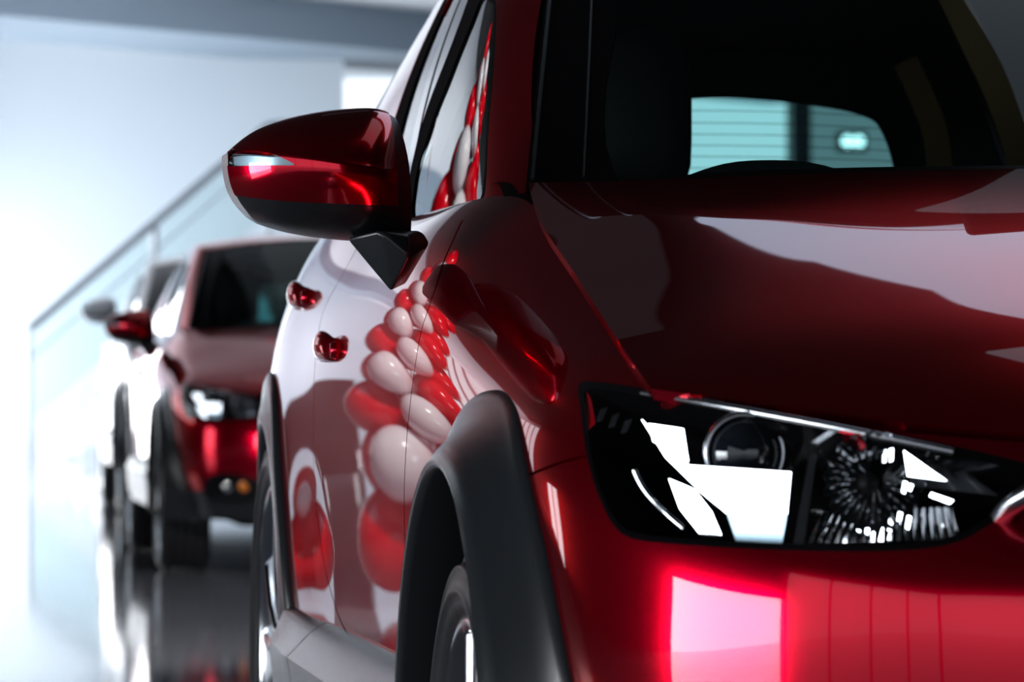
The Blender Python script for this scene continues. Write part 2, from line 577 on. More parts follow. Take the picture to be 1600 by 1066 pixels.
for k, (bx, by) in enumerate(((-2.75, 20.0), (-3.6, 27.0))):  # panels added to mirror as dark streaks, in place of people and cars
    t = thing('display_board', ['low dark display board mirrored in the rear door of the nearest car', 'low dark display board farther back, mirrored beside the rear door handle of the nearest car'][k], 'display board', (bx, by, FZ))
    box('board', (bx - .28, by - .03, FZ + .1), (bx + .28, by + .03, 1.05), M['frame'], t, .008)
    box('foot', (bx - .30, by - .2, FZ), (bx - .24, by + .2, FZ + .1), M['frame'], t)
    box('foot', (bx + .24, by - .2, FZ), (bx + .30, by + .2, FZ + .1), M['frame'], t)
# ------------------------------------------------------------------ the front car: body surfaces
car = thing('car', 'red metallic crossover car nearest the camera, cut off by the right edge of the photo', 'car', (0, 0, 0))

ST = []   # (x, y, nx, ny, rows)
def st(x, y, n, rows):
    n = np.array(n, float); n /= np.linalg.norm(n)
    ST.append([(x - n[0] * i, y - n[1] * i, z) for i, z in rows])
rear = [(.10,.22),(.03,.33),(.01,.45),(.0,.57),(.0,.69),(.02,.80),(.05,.88),(.08,.95),(.10,1.0),(.12,1.04)]
dr = [(.11,.22),(.035,.33),(.018,.45),(.012,.57),(.004,.69),(.0,.80),(.012,.89),(.045,.965),(.085,1.01),(.115,1.035)]
qt = [(.08,.22),(.02,.33),(.0,.45),(-.004,.57),(-.004,.69),(.004,.80),(.022,.89),(.045,.96),(.075,1.02),(.105,1.06)]
st(0, 3.42, (0, 1), rear)
st(-.45, 3.40, (-.1, 1), rear)
st(-.75, 3.28, (-.7, .7), rear)
st(-.832, 3.0, (-.97, .2), [(a, b) for a, b in qt])
st(-.876, 2.72, (-1, .05), qt)
st(-0.8840, 2.45, (-1, 0), qt)
st(-0.8840, 2.1, (-1, 0), qt)
st(-0.8835, 1.7, (-1, 0), dr)
st(-0.8825, 1.3, (-1, 0), dr)
st(-0.8805, .95, (-1, 0), dr)
st(-0.8775, .65, (-1, 0), [(.11,.22),(.035,.33),(.018,.45),(.012,.57),(.004,.69),(.0,.79),(.014,.88),(.05,.95),(.10,1.0),(.152,1.042)])
st(-0.8730, .35, (-1, 0), [(.11,.22),(.035,.33),(.018,.45),(.012,.57),(.004,.68),(.0,.77),(.014,.85),(.05,.90),(.10,.945),(.144,.975)])
st(-0.8680, .10, (-1, 0), [(.11,.22),(.035,.33),(.018,.45),(.012,.57),(.004,.66),(.0,.75),(.014,.81),(.05,.86),(.095,.895),(.14,.922)])
st(-0.8620, -.15, (-1, -.04), [(.10,.22),(.032,.33),(.014,.45),(.008,.56),(.002,.65),(.0,.73),(.014,.78),(.045,.82),(.085,.85),(.13,.875)])
st(-.852, -.36, (-1, -.25), [(.09,.22),(.03,.33),(.01,.45),(.0,.55),(.0,.64),(.0,.70),(.012,.745),(.035,.785),(.07,.815),(.11,.835)])
st(-.815, -.55, (-.87, -.5), [(.09,.22),(.03,.33),(.005,.44),(-.004,.53),(.0,.60),(.004,.66),(.018,.70),(.04,.74),(.07,.775),(.095,.795)])
st(-.733, -.72, (-.6, -.8), [(.09,.22),(.03,.33),(.004,.43),(-.004,.52),(-.005,.59),(.0,.637),(.02,.675),(.04,.71),(.065,.745),(.09,.768)])
st(-.58, -.815, (-.35, -.94), [(.09,.22),(.03,.33),(.004,.43),(-.004,.52),(-.006,.58),(-.003,.63),(.018,.665),(.04,.70),(.06,.73),(.085,.752)])
st(-.38, -.875, (-.18, -.98), [(.09,.22),(.03,.33),(.004,.43),(-.002,.52),(-.003,.58),(.002,.63),(.022,.665),(.04,.69),(.06,.72),(.08,.738)])
st(-.18, -.90, (-.05, -1), [(.09,.22),(.03,.33),(.01,.43),(.0,.52),(.0,.58),(.01,.62),(.025,.66),(.04,.69),(.06,.72),(.08,.733)])
st(0, -.905, (0, -1), [(.09,.22),(.03,.33),(.01,.43),(.0,.52),(.0,.58),(.01,.62),(.025,.66),(.04,.69),(.06,.72),(.08,.732)])
B = Surf(ST, nu=420, nv=120)

HP = [
 [(-.722,.64,1.048),(-.65,.60,1.047),(-.56,.56,1.05),(-.40,.50,1.055),(-.2,.46,1.06),(0,.45,1.062)],
 [(-.742,.45,.997),(-.65,.42,1.02),(-.56,.40,1.024),(-.40,.36,1.035),(-.2,.33,1.045),(0,.32,1.05)],
 [(-.75,.2,.952),(-.64,.18,.966),(-.54,.16,.975),(-.38,.13,.99),(-.19,.11,1.005),(0,.1,1.015)],
 [(-.755,-.05,.895),(-.63,-.06,.915),(-.51,-.09,.928),(-.36,-.12,.945),(-.18,-.14,.96),(0,-.15,.972)],
 [(-.765,-.28,.85),(-.62,-.3,.868),(-.49,-.33,.88),(-.34,-.37,.893),(-.17,-.39,.905),(0,-.40,.918)],
 [(-.768,-.42,.818),(-.61,-.48,.828),(-.47,-.54,.835),(-.33,-.58,.842),(-.17,-.61,.85),(0,-.62,.858)],
 [(-.765,-.47,.803),(-.62,-.60,.787),(-.49,-.69,.78),(-.35,-.74,.778),(-.18,-.77,.783),(0,-.78,.786)],
 [(-.762,-.49,.795),(-.61,-.65,.770),(-.48,-.73,.755),(-.34,-.79,.745),(-.17,-.82,.742),(0,-.825,.74)]]
full = [r + [(-x, y, z) for x, y, z in r[::-1][1:]] for r in HP]
HOOD = Surf([r for r in full[::-1]], flip=True, nu=120, nv=160)

GC = [((-.705,.68,1.04),(-.575,1.36,1.43)),((-.745,.80,1.036),(-.603,1.46,1.45)),((-.757,.95,1.033),(-.613,1.58,1.46)),((-.768,1.2,1.032),(-.60,1.72,1.472)),
      ((-.772,1.6,1.036),(-.60,1.98,1.478)),((-.776,2.05,1.048),(-.595,2.28,1.474)),((-.778,2.55,1.078),(-.575,2.66,1.455)),
      ((-.755,2.95,1.10),(-.54,2.96,1.42)),((-.62,3.22,1.10),(-.46,3.12,1.385))]
GP = []
for b, t in GC:
    b, t = np.array(b), np.array(t)
    GP.append([b + (t - b) * f + np.array([-.022 * 4 * f * (1 - f), 0, 0]) for f in (0, .2, .4, .6, .8, 1)])
GS = Surf(GP, flip=True, nu=200, nv=60)     # u runs towards the rear here

# windscreen: u across, v up
WP = []
for f in np.linspace(-1, 1, 9):
    a = abs(f)
    b = np.array([f * .72, .68 - .19 * (1 - a ** 2.2), 1.04 + .02 * (1 - a * a)])
    t = np.array([f * .585, 1.36 - .14 * (1 - a ** 2), 1.43 + .055 * (1 - a ** 2)])
    WP.append([b + (t - b) * g + np.array([0, -.03 * 4 * g * (1 - g) * .6, .03 * 4 * g * (1 - g)]) for g in (0, .25, .5, .75, 1)])
WS = Surf(WP, nu=80, nv=50)
RP = []
for k in range(9):
    t = np.array(GC[k][1])
    row = []
    for f in np.linspace(-1, 1, 9):
        a = abs(f)
        y = t[1] - (.14 * (1 - a * a) if k == 0 else .10 * (1 - a * a) if k == 1 else .05 * (1 - a * a) if k == 2 else -.06 * (1 - a * a) if k == 8 else 0)
        row.append((f * abs(t[0]), y, t[2] + .055 * (1 - a ** 2.4)))
    RP.append(row)
RS = Surf(RP, flip=True, nu=100, nv=60)
TP = []
for f in np.linspace(-1, 1, 9):
    a = abs(f)
    t = np.array([f * .46, 3.12 + .06 * (1 - a * a), 1.385 + .055 * (1 - a ** 2.4)])
    b = np.array([f * .62, 3.24 + .12 * (1 - a ** 3), 1.04])
    TP.append([b + (t - b) * g + np.array([0, .02 * 4 * g * (1 - g), 0]) for g in (0, .25, .5, .75, 1)])
TS = Surf(TP, flip=True, nu=60, nv=40)

# ---- outlines traced on the body
FH = (0.0, .32)      # front hub (y, z)
RH = (2.57, .345)
def circ(h, r, lo=.18):
    out = []
    for k in range(49):
        a = R(-25) + R(230) * k / 48
        y, z = h[0] - r * math.cos(a), h[1] + r * math.sin(a)
        out.append(B.hit((-3, y, max(z, .235)), (1, 0, 0)))
    return out
arch_f = circ(FH, .40)
arch_r = circ(RH, .40)
def trace(s, pts, n=6, closed=False):
    return [tuple(p) for p in crom([s.pix(*p) for p in crom(pts, 3, closed)], max(1, n // 3), closed)]
lamp_px = [(905,600),(907,640),(913,690),(925,745),(943,793),(962,825),(992,843),(1060,851),(1150,857),(1250,861),(1370,862),(1450,857),(1502,845),(1545,821),(1590,790),(1640,765),(1680,762),(1680,752),(1600,723),(1500,699),(1400,679),(1300,659),(1200,640),(1100,621),(1000,606),(940,597)]
lamp = trace(B, lamp_px, 6, True)
lamp_in = trace(B, [(x, y) for x, y in lamp_px], 6, True)
seam_fd = trace(B, [(722,345),(708,376),(693,410),(682,445),(667,490),(657,523),(646,590),(640,640),(636,680),(632,751),(632,830),(634,900)])
seam_dd = trace(B, [(570,360),(558,387),(532,435),(507,482),(496,530),(491,590),(490,640),(490,720),(494,790),(503,860),(513,910),(530,965),(548,1000)])
seam_rq = trace(B, [(505,330),(497,360),(483,420),(470,470),(462,520),(457,570),(452,610),(452,650)])
seam_bf = trace(B, [(918,712),(880,722),(845,735),(812,748),(795,752)])
def smooth_top(): return [(u, .997) for u in (0, 1)]
gaps = [strip(B, seam_fd, .0045), strip(B, seam_dd, .0045), strip(B, seam_bf, .003)]
lines = [lamp, arch_f, arch_r] + gaps
uv, tri = cut(B, lines, 420, 84)
cen = uv[tri].mean(1)
def poly_u(line):
    """u of a seam as a function of v"""
    L = sorted([(v, u) for u, v in line])
    return lambda v: np.interp(v, [a for a, b in L], [b for a, b in L])
ufd, udd = poly_u(seam_fd), poly_u(seam_dd)
ubf = seam_bf[len(seam_bf) // 2]
hole = inside(lamp, cen) | inside(arch_f, cen) | inside(arch_r, cen)
gm = np.zeros(len(cen), bool)
for g in gaps: gm |= inside(g, cen)
solid = ~hole & ~gm
u, v = cen[:, 0], cen[:, 1]
is_front = u > ufd(v)
is_fd = (~is_front) & (u > udd(v))
is_rear = (~is_front) & (~is_fd)
# bumper / wing split in front of the wheel
vb = lambda uu: np.interp(uu, sorted([a for a, b in seam_bf]), [b for a, b in sorted(seam_bf)])
u_arch = max(a for a, b in arch_f)
u_l = min(a for a, b in lamp)
bump = is_front & (u > FH[0] * 0 + 0.5) & (v < vb(u)) & (u > (arch_f[24][0]))
bump |= is_front & (u > max(a for a, b in seam_bf))
for mir in (False, True):
    panel(B, uv, tri, solid & is_front & ~bump, 'fender', M['paint'], car, mirror=mir)
    panel(B, uv, tri, solid & bump, 'bumper_cover', M['paint'], car, mirror=mir)
    panel(B, uv, tri, solid & is_fd, 'front_door', M['paint'], car, mirror=mir)
    panel(B, uv, tri, solid & is_rear, 'rear_side_panel', M['paint'], car, mirror=mir)
    # dark shell behind the gaps
    u2, t2 = uv, tri
    panel(B, uv, tri, ~hole, 'inner_shell', M['gap'], car, off=-.016, flange=0, mirror=mir)
hood = patch(HOOD, 'hood', M['paint'], car, 130, 170, 0, .012)

# ---- greenhouse
gl_f = trace(GS, [(771,14),(765,3),(756,-4),(748,2),(737,30),(714,86),(697,130),(680,172),(666,215),(653,255),(646,290),(643,338),(668,338),(700,326),(735,313),(752,302),(760,200),(768,90)], 6, True)
frame_f = trace(GS, [(776,14),(770,-8),(758,-18),(738,-18),(730,2),(717,38),(699,86),(666,172),(646,245),(636,300),(632,346),(668,346),(702,333),(740,318),(757,306),(764,200),(773,90)], 6, True)
gl_r = [tuple(q) for q in crom([(.502,.14),(.50,.5),(.502,.86),(.512,.90),(.565,.90),(.577,.86),(.581,.5),(.577,.14),(.565,.10),(.512,.10)], 5, True)]
seal_r = [(.578,.08),(.635,.08),(.635,.90),(.578,.93)]
seal_m = [(.462,.06),(.470,.06),(.470,.93),(.462,.93)]
pil = [(.40,.05),(.502,.05),(.502,.94),(.40,.94)]
gu, gt = cut(GS, [gl_f, gl_r, frame_f, seal_r, seal_m, pil], 160, 46)
gc = gu[gt].mean(1)
gf, gr = inside(gl_f, gc), inside(gl_r, gc)
gfr = (inside(frame_f, gc) | inside(seal_r, gc) | inside(seal_m, gc)) & ~gf & ~gr
gpl = inside(pil, gc) & ~gf & ~gr & ~gfr
for mir in (False, True):
    panel(GS, gu, gt, gf, 'front_side_window', M['glass'], car, off=-.004, flange=0, mirror=mir)
    panel(GS, gu, gt, gr, 'rear_side_window', M['glass'], car, off=-.004, flange=0, mirror=mir)
    panel(GS, gu, gt, gfr, 'window_seal', M['seal'], car, off=-.001, flange=.003, mirror=mir)
    panel(GS, gu, gt, gpl, 'pillar_applique', M['gloss_black'], car, off=.0, flange=.003, mirror=mir)
    panel(GS, gu, gt, ~(gf | gr | gfr | gpl), 'pillar_panel', M['paint'], car, flange=.003, mirror=mir)
    panel(GS, gu, gt, ~(gf | gr), 'pillar_trim', M['interior'], car, off=-.03, flange=0, mirror=mir)
roof = patch(RS, 'roof', M['paint'], car, 90, 60, 0, .01)
patch(RS, 'headliner', M['interior'], car, 60, 40, -.04, 0)
patch(RS, 'roof_lining', M['interior'], car, 60, 40, -.011, .02)
# windscreen
ring = [(.035,.03),(.035,.5),(.045,.93),(.12,.96),(.5,.965),(.88,.96),(.955,.93),(.965,.5),(.965,.03),(.9,.015),(.5,.01),(.1,.015)]
ws_in = [tuple(p) for p in crom(ring, 6, True)]
wu, wt = cut(WS, [ws_in], 90, 50)
wc = wu[wt].mean(1)
wi = inside(ws_in, wc)
panel(WS, wu, wt, wi, 'windscreen', M['glass'], car, flange=0)
panel(WS, wu, wt, ~wi, 'windscreen_frit', M['frit'], car, flange=.006)
# tailgate with its window
tin = [tuple(p) for p in crom([(.08,.18),(.07,.5),(.10,.86),(.2,.90),(.5,.91),(.8,.90),(.90,.86),(.93,.5),(.92,.18),(.8,.12),(.5,.11),(.2,.12)], 6, True)]
tin2 = [tuple(p) for p in crom([(.13,.10),(.12,.4),(.13,.70),(.17,.79),(.32,.82),(.5,.835),(.68,.82),(.83,.79),(.87,.70),(.88,.4),(.87,.10),(.72,.06),(.5,.05),(.28,.06)], 6, True)]
tu, tt = cut(TS, [tin, tin2], 90, 60)
tc = tu[tt].mean(1)
ti, ti2 = inside(tin, tc), inside(tin2, tc)
tg = panel(TS, tu, tt, ~ti, 'tailgate', M['paint'], car)
rw = panel(TS, tu, tt, ti, 'rear_window', M['glass_dark'], tg, off=-.003, flange=0)
panel(TS, tu, tt, ~ti2, 'tailgate_trim', M['interior'], tg, off=-.05, flange=.03)

for k in range(11):
    v_ = .16 + k * .066
    q = [tuple(TS.ev([(u_, v_)])[0]) for u_ in np.linspace(.10, .90, 24)]
    tube('defroster_wire', [(a, b - .006, c) for a, b, c in q], .0009, M['gap'], rw, 4)
for sx in (-1, 1):
    for u_, r_ in ((.002, .0028), (.022, .0018)):
        q = [tuple(WS.ev([(u_, v_)])[0]) for v_ in np.linspace(.02, .98, 20)]
        tube('windscreen_moulding', [(a * (-sx if True else 1) * (1 if True else 1), b - .002, c) for a, b, c in q] if sx > 0 else [(a, b - .002, c) for a, b, c in q], r_, M['plastic'], car, 6)
# ------------------------------------------------------------------ wheel arches, sill
def cladding(hub, mir, name):
    n = 90
    V, F = [], []
    sg = -1
    prof = [(.474, None, 0.0), (.473, None, .007), (.462, None, .012), (.44, .30, .013), (.415, .72, .014), (.398, .97, .013), (.390, 1.0, .006), (.387, 1.0, -.004), (.388, 1.0, -.06)]
    for i in range(n + 1):
        a = R(-14) + R(208) * i / n
        c, s_ = math.cos(a), math.sin(a)
        def bx(r):
            y, z = hub[0] - r * c, hub[1] + r * s_
            z2 = max(z, .23)
            h = B.bvh.ray_cast(Vector((-3, y, z2)), Vector((1, 0, 0)))
            return h[0].x if h[0] is not None else -.85
        xo = bx(.478); lip = -.912 if hub[0] < 1 else -.888
        xb = xo
        for (r, f, off) in prof:
            y, z = hub[0] - r * c, hub[1] + r * s_
            if hub[0] > 1: lip = -.888 + .032 * max(0, min(1, (y - 2.57) / .39))
            if f is None: x = xb - off
            else: x = xb + (lip - xb) * f - off * .6
            if off < 0: x = lip - off
            V.append((x if not mir else -x, y, z))
    k = len(prof)
    for i in range(n):
        for q in range(k - 1):
            f = (i * k + q, i * k + q + 1, (i + 1) * k + q + 1, (i + 1) * k + q)
            F.append(f if mir else f[::-1])
    me = mesh(V, F)
    o = link(name, me, M['plastic'], car)
    return o
def liner(hub, mir):
    V, F = lathe([(-.86, .392), (-.80, .415), (-.50, .415), (-.50, .02)], 40, a0=R(-100), a1=R(100))
    V = [(x if not mir else -x, hub[0] + y2, max(hub[1] + z2, .12)) for x, z2, y2 in V]
    return link('wheel_well', mesh(V, F), M['gap'], car)
for mir in (False, True):
    cladding(FH, mir, 'wheel_arch_cladding'); cladding(RH, mir, 'wheel_arch_cladding')
    liner(FH, mir); liner(RH, mir)
    sx = 1 if not mir else -1
    for (y0, y1, nm) in ((.42, 1.700, 'sill_cladding'), (1.708, 2.125, 'sill_cladding')):
        V, F = [], []
        n = 24
        for i in range(n + 1):
            y = y0 + (y1 - y0) * i / n
            e = max(0, min(1, (y - 1.78) / .33)); lift = .012 * e * e
            pr = [(-.856, .456 + lift), (-.876, .448 + lift), (-.892, .436 + lift), (-.925 + .012 * e, .402), (-.924 + .01 * e, .394), (-.905, .30), (-.885, .24), (-.80, .20), (-.70, .20)]
            for (x, z) in pr:
                V.append((x * sx, y, z))
        k = 9
        for i in range(n):
            for q in range(k - 1):
                f = (i * k + q, i * k + q + 1, (i + 1) * k + q + 1, (i + 1) * k + q)
                F.append(f if mir else f[::-1])
        F.append(tuple(range(k))); F.append(tuple(range(n * k, n * k + k)))
        me = mesh(V, F); me.set_sharp_from_angle(angle=R(28))
        link(nm, me, M['plastic'], car)
# underbody
box('underbody', (-.60, -.66, .19), (.60, 3.15, .32), M['gap'], car, .04)

# ------------------------------------------------------------------ wheels
def make_wheel(hub, Rt, side, xo):
    """side -1: wheel on the x<0 side; xo the x of the outer sidewall"""
    T = lambda V: [((xo + x) if side < 0 else -(xo + x), hub[0] + y, hub[1] + z) for x, y, z in V]
    Rr = Rt - .078
    w = .215
    prof = [(.018, Rr), (.004, Rr + .010), (-.001, Rr + .02), (-.004, Rr + .030), (-.0065, Rr + .032), (-.0065, Rr + .035), (-.004, Rr + .037), (-.003, Rr + .045), (.000, Rt - .022), (-.002, Rt - .020), (-.001, Rt - .017), (.004, Rt - .016), (.012, Rt - .010), (.024, Rt - .004)]
    x = .03
    for k in range(4):
        prof += [(x, Rt - .002 + .003 * min(k, 1)), (x + .028, Rt + .001), (x + .031, Rt - .007), (x + .037, Rt - .007)]
        x += .041
    prof += [(w - .02, Rt - .003), (w - .004, Rt - .02), (w, Rt - .06), (w - .015, Rr)]
    V, F = lathe(prof, 120)
    tyre = link('tyre', mesh(T(V), F if side < 0 else [f[::-1] for f in F]), M['rubber'], car)
    # tread blocks
    bm = bmesh.new()
    for k in range(72):
        a = 2 * PI * k / 72
        for (xa, xb) in ((.016, .055), (.066, .095), (.107, .137), (.148, .185)):
            a1, a2 = a, a + 2 * PI / 72 * .72
            vs = []
            for rr in (Rt - .006, Rt + .0035):
                for (xx, aa) in ((xa, a1 + .012), (xb, a1), (xb, a2), (xa, a2 + .012)):
                    p = T([(xx, rr * math.sin(aa), rr * math.cos(aa))])[0]
                    vs.append(bm.verts.new(p))
            for f in ((4, 5, 6, 7), (0, 1, 5, 4), (1, 2, 6, 5), (2, 3, 7, 6), (3, 0, 4, 7)):
                bm.faces.new([vs[i] for i in f])
    bmesh_to('tread', bm, M['rubber'], tyre)
    V, F = lathe([(.02, Rr + .004), (.006, Rr + .006), (.004, Rr - .002), (.012, Rr - .010), (.03, Rr - .014), (.05, Rr - .02), (.16, Rr - .03), (.19, Rr - .01)], 96)
    rim = link('rim', mesh(T(V), F), M['alloy'], tyre)
    # spokes: five pairs
    bm = bmesh.new()
    for k in range(10):
        a = 2 * PI * (k // 2) / 5 + (R(13) if k % 2 else -R(13)) + R(90)
        ax = Vector((0, math.cos(a), math.sin(a))); sd = Vector((0, -math.sin(a), math.cos(a)))
        secs = []
        for r, hw, x0, x1 in ((.04, .022, .022, .06), (.09, .015, .012, .05), (.16, .013, .010, .045), (Rr - .012, .019, .012, .05)):
            c = ax * r
            secs.append([bm.verts.new(T([c + sd * q * hw + Vector((xx, 0, 0))])[0]) for q, xx in ((-1, x1), (-.8, x0 + .006), (-.3, x0), (.3, x0), (.8, x0 + .006), (1, x1))])
        for s0, s1 in zip(secs, secs[1:]):
            for q in range(6):
                bm.faces.new((s0[q], s0[(q + 1) % 6], s1[(q + 1) % 6], s1[q]))
        bm.faces.new(secs[0]); bm.faces.new(secs[-1])
    bmesh_to('spoke', bm, M['alloy'], rim, True, 35)
    V, F = lathe([(.05, .068), (.022, .066), (.014, .056), (.012, .034), (.006, .031), (.004, .0)], 40)
    link('hub_cap', mesh(T(V), F), M['alloy'], rim)
    V, F = lathe([(.07, .0), (.07, .15), (.08, .15), (.08, .0)], 48)
    link('brake_disc', mesh(T(V), F), M['satin'], tyre)
    V, F = lathe([(.10, 0.0), (.10, Rr - .03)], 48)
    link('wheel_back', mesh(T(V), F), M['gap'], tyre)
for side in (-1, 1):
    make_wheel((FH[0], .30), .32, side, -.888)
    make_wheel((RH[0], .345), .365, side, -.876)

# ------------------------------------------------------------------ door mirror
MG = [
 [(357,238,.655),(385,210,.67),(430,190,.68),(500,175,.69),(560,170,.69),(600,170,.69),(619,186,.69)],
 [(356,238,.645),(386,211,.64),(431,192,.64),(500,178,.64),(560,173,.645),(602,174,.65),(624,196,.68)],
 [(356,238,.63),(390,224,.59),(435,214,.575),(500,208,.57),(560,207,.575),(605,210,.59),(634,225,.67)],
 [(356,239,.62),(393,236,.57),(440,238,.55),(505,245,.54),(560,255,.545),(606,261,.57),(640,262,.67)],
 [(356,240,.62),(395,239,.565),(440,241,.545),(505,249,.535),(560,259,.54),(606,265,.565),(640,265,.67)],
 [(356,241,.62),(395,242,.565),(440,245,.545),(505,253,.535),(560,262,.54),(606,268,.565),(640,268,.67)],
 [(356,258,.62),(395,266,.565),(440,270,.545),(505,273,.535),(560,276,.54),(606,282,.565),(642,286,.67)],
 [(360,285,.62),(395,288,.57),(440,292,.552),(505,295,.545),(560,297,.55),(606,300,.57),(643,304,.67)],
 [(368,305,.625),(400,310,.585),(445,314,.57),(505,317,.565),(560,319,.57),(606,321,.585),(643,324,.67)],
 [(380,325,.64),(408,330,.60),(450,334,.588),(505,337,.582),(560,339,.585),(606,341,.60),(643,346,.67)],
 [(398,346,.665),(425,354,.64),(460,360,.632),(508,366,.63),(560,370,.632),(608,371,.64),(642,364,.675)],
 [(402,349,.70),(430,359,.70),(465,367,.70),(510,373,.70),(560,377,.70),(608,378,.70),(642,374,.70)]]
MS = Surf([[tuple(at(*p)) for p in r] for r in MG], flip=True, nu=140, nv=110)   # u down, v to the right
# orientation check
if MS.nrm([(.5, .5)])[0][1] > 0: MS.flip = not MS.flip
mirror = link('door_mirror', None, None, car)
ind = trace(MS, [(356,236),(380,237),(410,239),(432,243),(448,250),(460,257.5),(440,258.5),(400,258.5),(357,258)], 6, True)
mu, mt = cut(MS, [ind], 130, 90)
mc = mu[mt].mean(1)
ii = inside(ind, mc) | ((mc[:, 1] < .03) & (mc[:, 0] > ind[0][0]) & (mc[:, 0] < max(a for a, b in ind)))
ured = MS.pix(505, 316)[0]
uedge = mc[:, 1] > .955
red = ~ii & (mc[:, 0] < ured) & (mc[:, 1] < MS.pix(617, 230)[1])
for mir in (False, True):
    hs = panel(MS, mu, mt, ~ii & ~red, 'mirror_housing', M['plastic'], car, flange=.004, mirror=mir)
    panel(MS, mu, mt, red, 'mirror_cap', M['paint'], hs, off=.0015, flange=.004, mirror=mir)
    panel(MS, mu, mt, ii, 'indicator_lens', M['lens'], hs, off=.001, flange=0, mirror=mir)
    # ribbed reflector behind the indicator lens
    panel(MS, mu, mt, ii, 'indicator_reflector', M['satin_blue'], hs, off=-.006, flange=.0, mirror=mir)
    # back rim plate closing the housing
    rimp = [MS.ev([(0, v)])[0] for v in np.linspace(0, 1, 20)] + [MS.ev([(u, 1)])[0] for u in np.linspace(0, 1, 16)[1:]] + [MS.ev([(1, v)])[0] for v in np.linspace(1, 0, 20)[1:]] + [MS.ev([(u, 0)])[0] for u in np.linspace(1, 0, 16)[1:-1]]
    cc = np.mean(rimp, 0)
    V = [p for p in rimp]; n = len(V)
    V += [(p[0], .715, p[2]) for p in rimp]
    V += [(cc[0] + (p[0] - cc[0]) * .93, .715, cc[2] + (p[2] - cc[2]) * .93) for p in rimp]
    V += [(cc[0] + (p[0] - cc[0]) * .93, .708, cc[2] + (p[2] - cc[2]) * .93) for p in rimp]
    F = [(a + i, a + (i + 1) % n, a + n + (i + 1) % n, a + n + i) for a in (0, n, 2 * n) for i in range(n)]
    if mir: V = [(-p[0], p[1], p[2]) for p in V]
    bk = mesh(V, F, False); link('mirror_rim', bk, M['plastic'], hs)
    gl = mesh(V[3 * n:], [tuple(range(n))], False); link('mirror_glass', gl, M['chrome'], hs)
    # foot
    bm = bmesh.new()
    pts = [at(541,372,.64), at(592,360,.59), at(640,368,.60), at(640,402,.585), at(611,456,.63), at(560,372,.70), at(672,379,.74), at(660,392,.80), at(632,446,.80), at(660,360,.70)]
    for p in pts: bm.verts.new((-p.x if mir else p.x, p.y, p.z))
    r = bmesh.ops.convex_hull(bm, input=bm.verts[:])
    bmesh.ops.delete(bm, geom=[v for v in bm.verts if not v.link_faces], context='VERTS')
    bmesh.ops.dissolve_limit(bm, angle_limit=R(6), verts=bm.verts[:], edges=bm.edges[:])
    bmesh.ops.bevel(bm, geom=bm.edges[:], offset=.005, segments=3, affect='EDGES', profile=.6)
    bmesh_to('mirror_foot', bm, M['plastic'], hs, True, 50)
bpy.data.objects.remove(mirror)

# ------------------------------------------------------------------ door handles
def handle(px, py, mir):
    uvp = B.pix(px, py)
    p = Vector(B.ev([uvp])[0]); n = Vector(B.nrm([uvp])[0])
    sx = -1 if mir else 1
    # recess
    V, F = [], []
    for i in range(9):
        r = i / 8
        for k in range(32):
            a = 2 * PI * k / 32
            y = p.y + .055 * r * math.cos(a) ; z = p.z + .036 * r * math.sin(a)
            h = B.bvh.ray_cast(Vector((-3, y, z)), Vector((1, 0, 0)))[0]
            d = -.0015
            V.append((sx * (h.x + d), y, z))
    for i in range(8):
        for k in range(32):
            F.append((i * 32 + k, i * 32 + (k + 1) % 32, (i + 1) * 32 + (k + 1) % 32, (i + 1) * 32 + k))
    # grip: an arched bar along the door
    bm = bmesh.new()
    pts, rs = [], []
    for i in range(17):
        t = i / 16
        y = p.y - .08 + .16 * t
        h = B.bvh.ray_cast(Vector((-3, y, p.z)), Vector((1, 0, 0)))[0]
        o = .014 * (math.sin(PI * t) ** .45) if 0 < t < 1 else 0
        pts.append((sx * (h.x - o + .002), y, p.z + .004 * math.sin(PI * t)))
        rs.append(.009 + .003 * math.sin(PI * t))
    add_tube(bm, pts, rs, 16)
    for vtx in bm.verts:
        vtx.co.z = p.z + (vtx.co.z - p.z) * 1.8
    g = bmesh_to('door_handle', bm, M['paint'], car, True, 60)
    V2, F2 = lathe([(-.004, .012), (-.010, .011), (-.012, .008), (-.012, 0)], 24)
    h = B.bvh.ray_cast(Vector((-3, p.y - .115, p.z)), Vector((1, 0, 0)))[0]
    link('key_barrel', mesh([(sx * (h.x + x), p.y - .115 + y, p.z + z) for x, y, z in V2], F2), M['paint'], g)
for mir in (False, True):
    handle(516, 548, mir); handle(472, 467, mir)

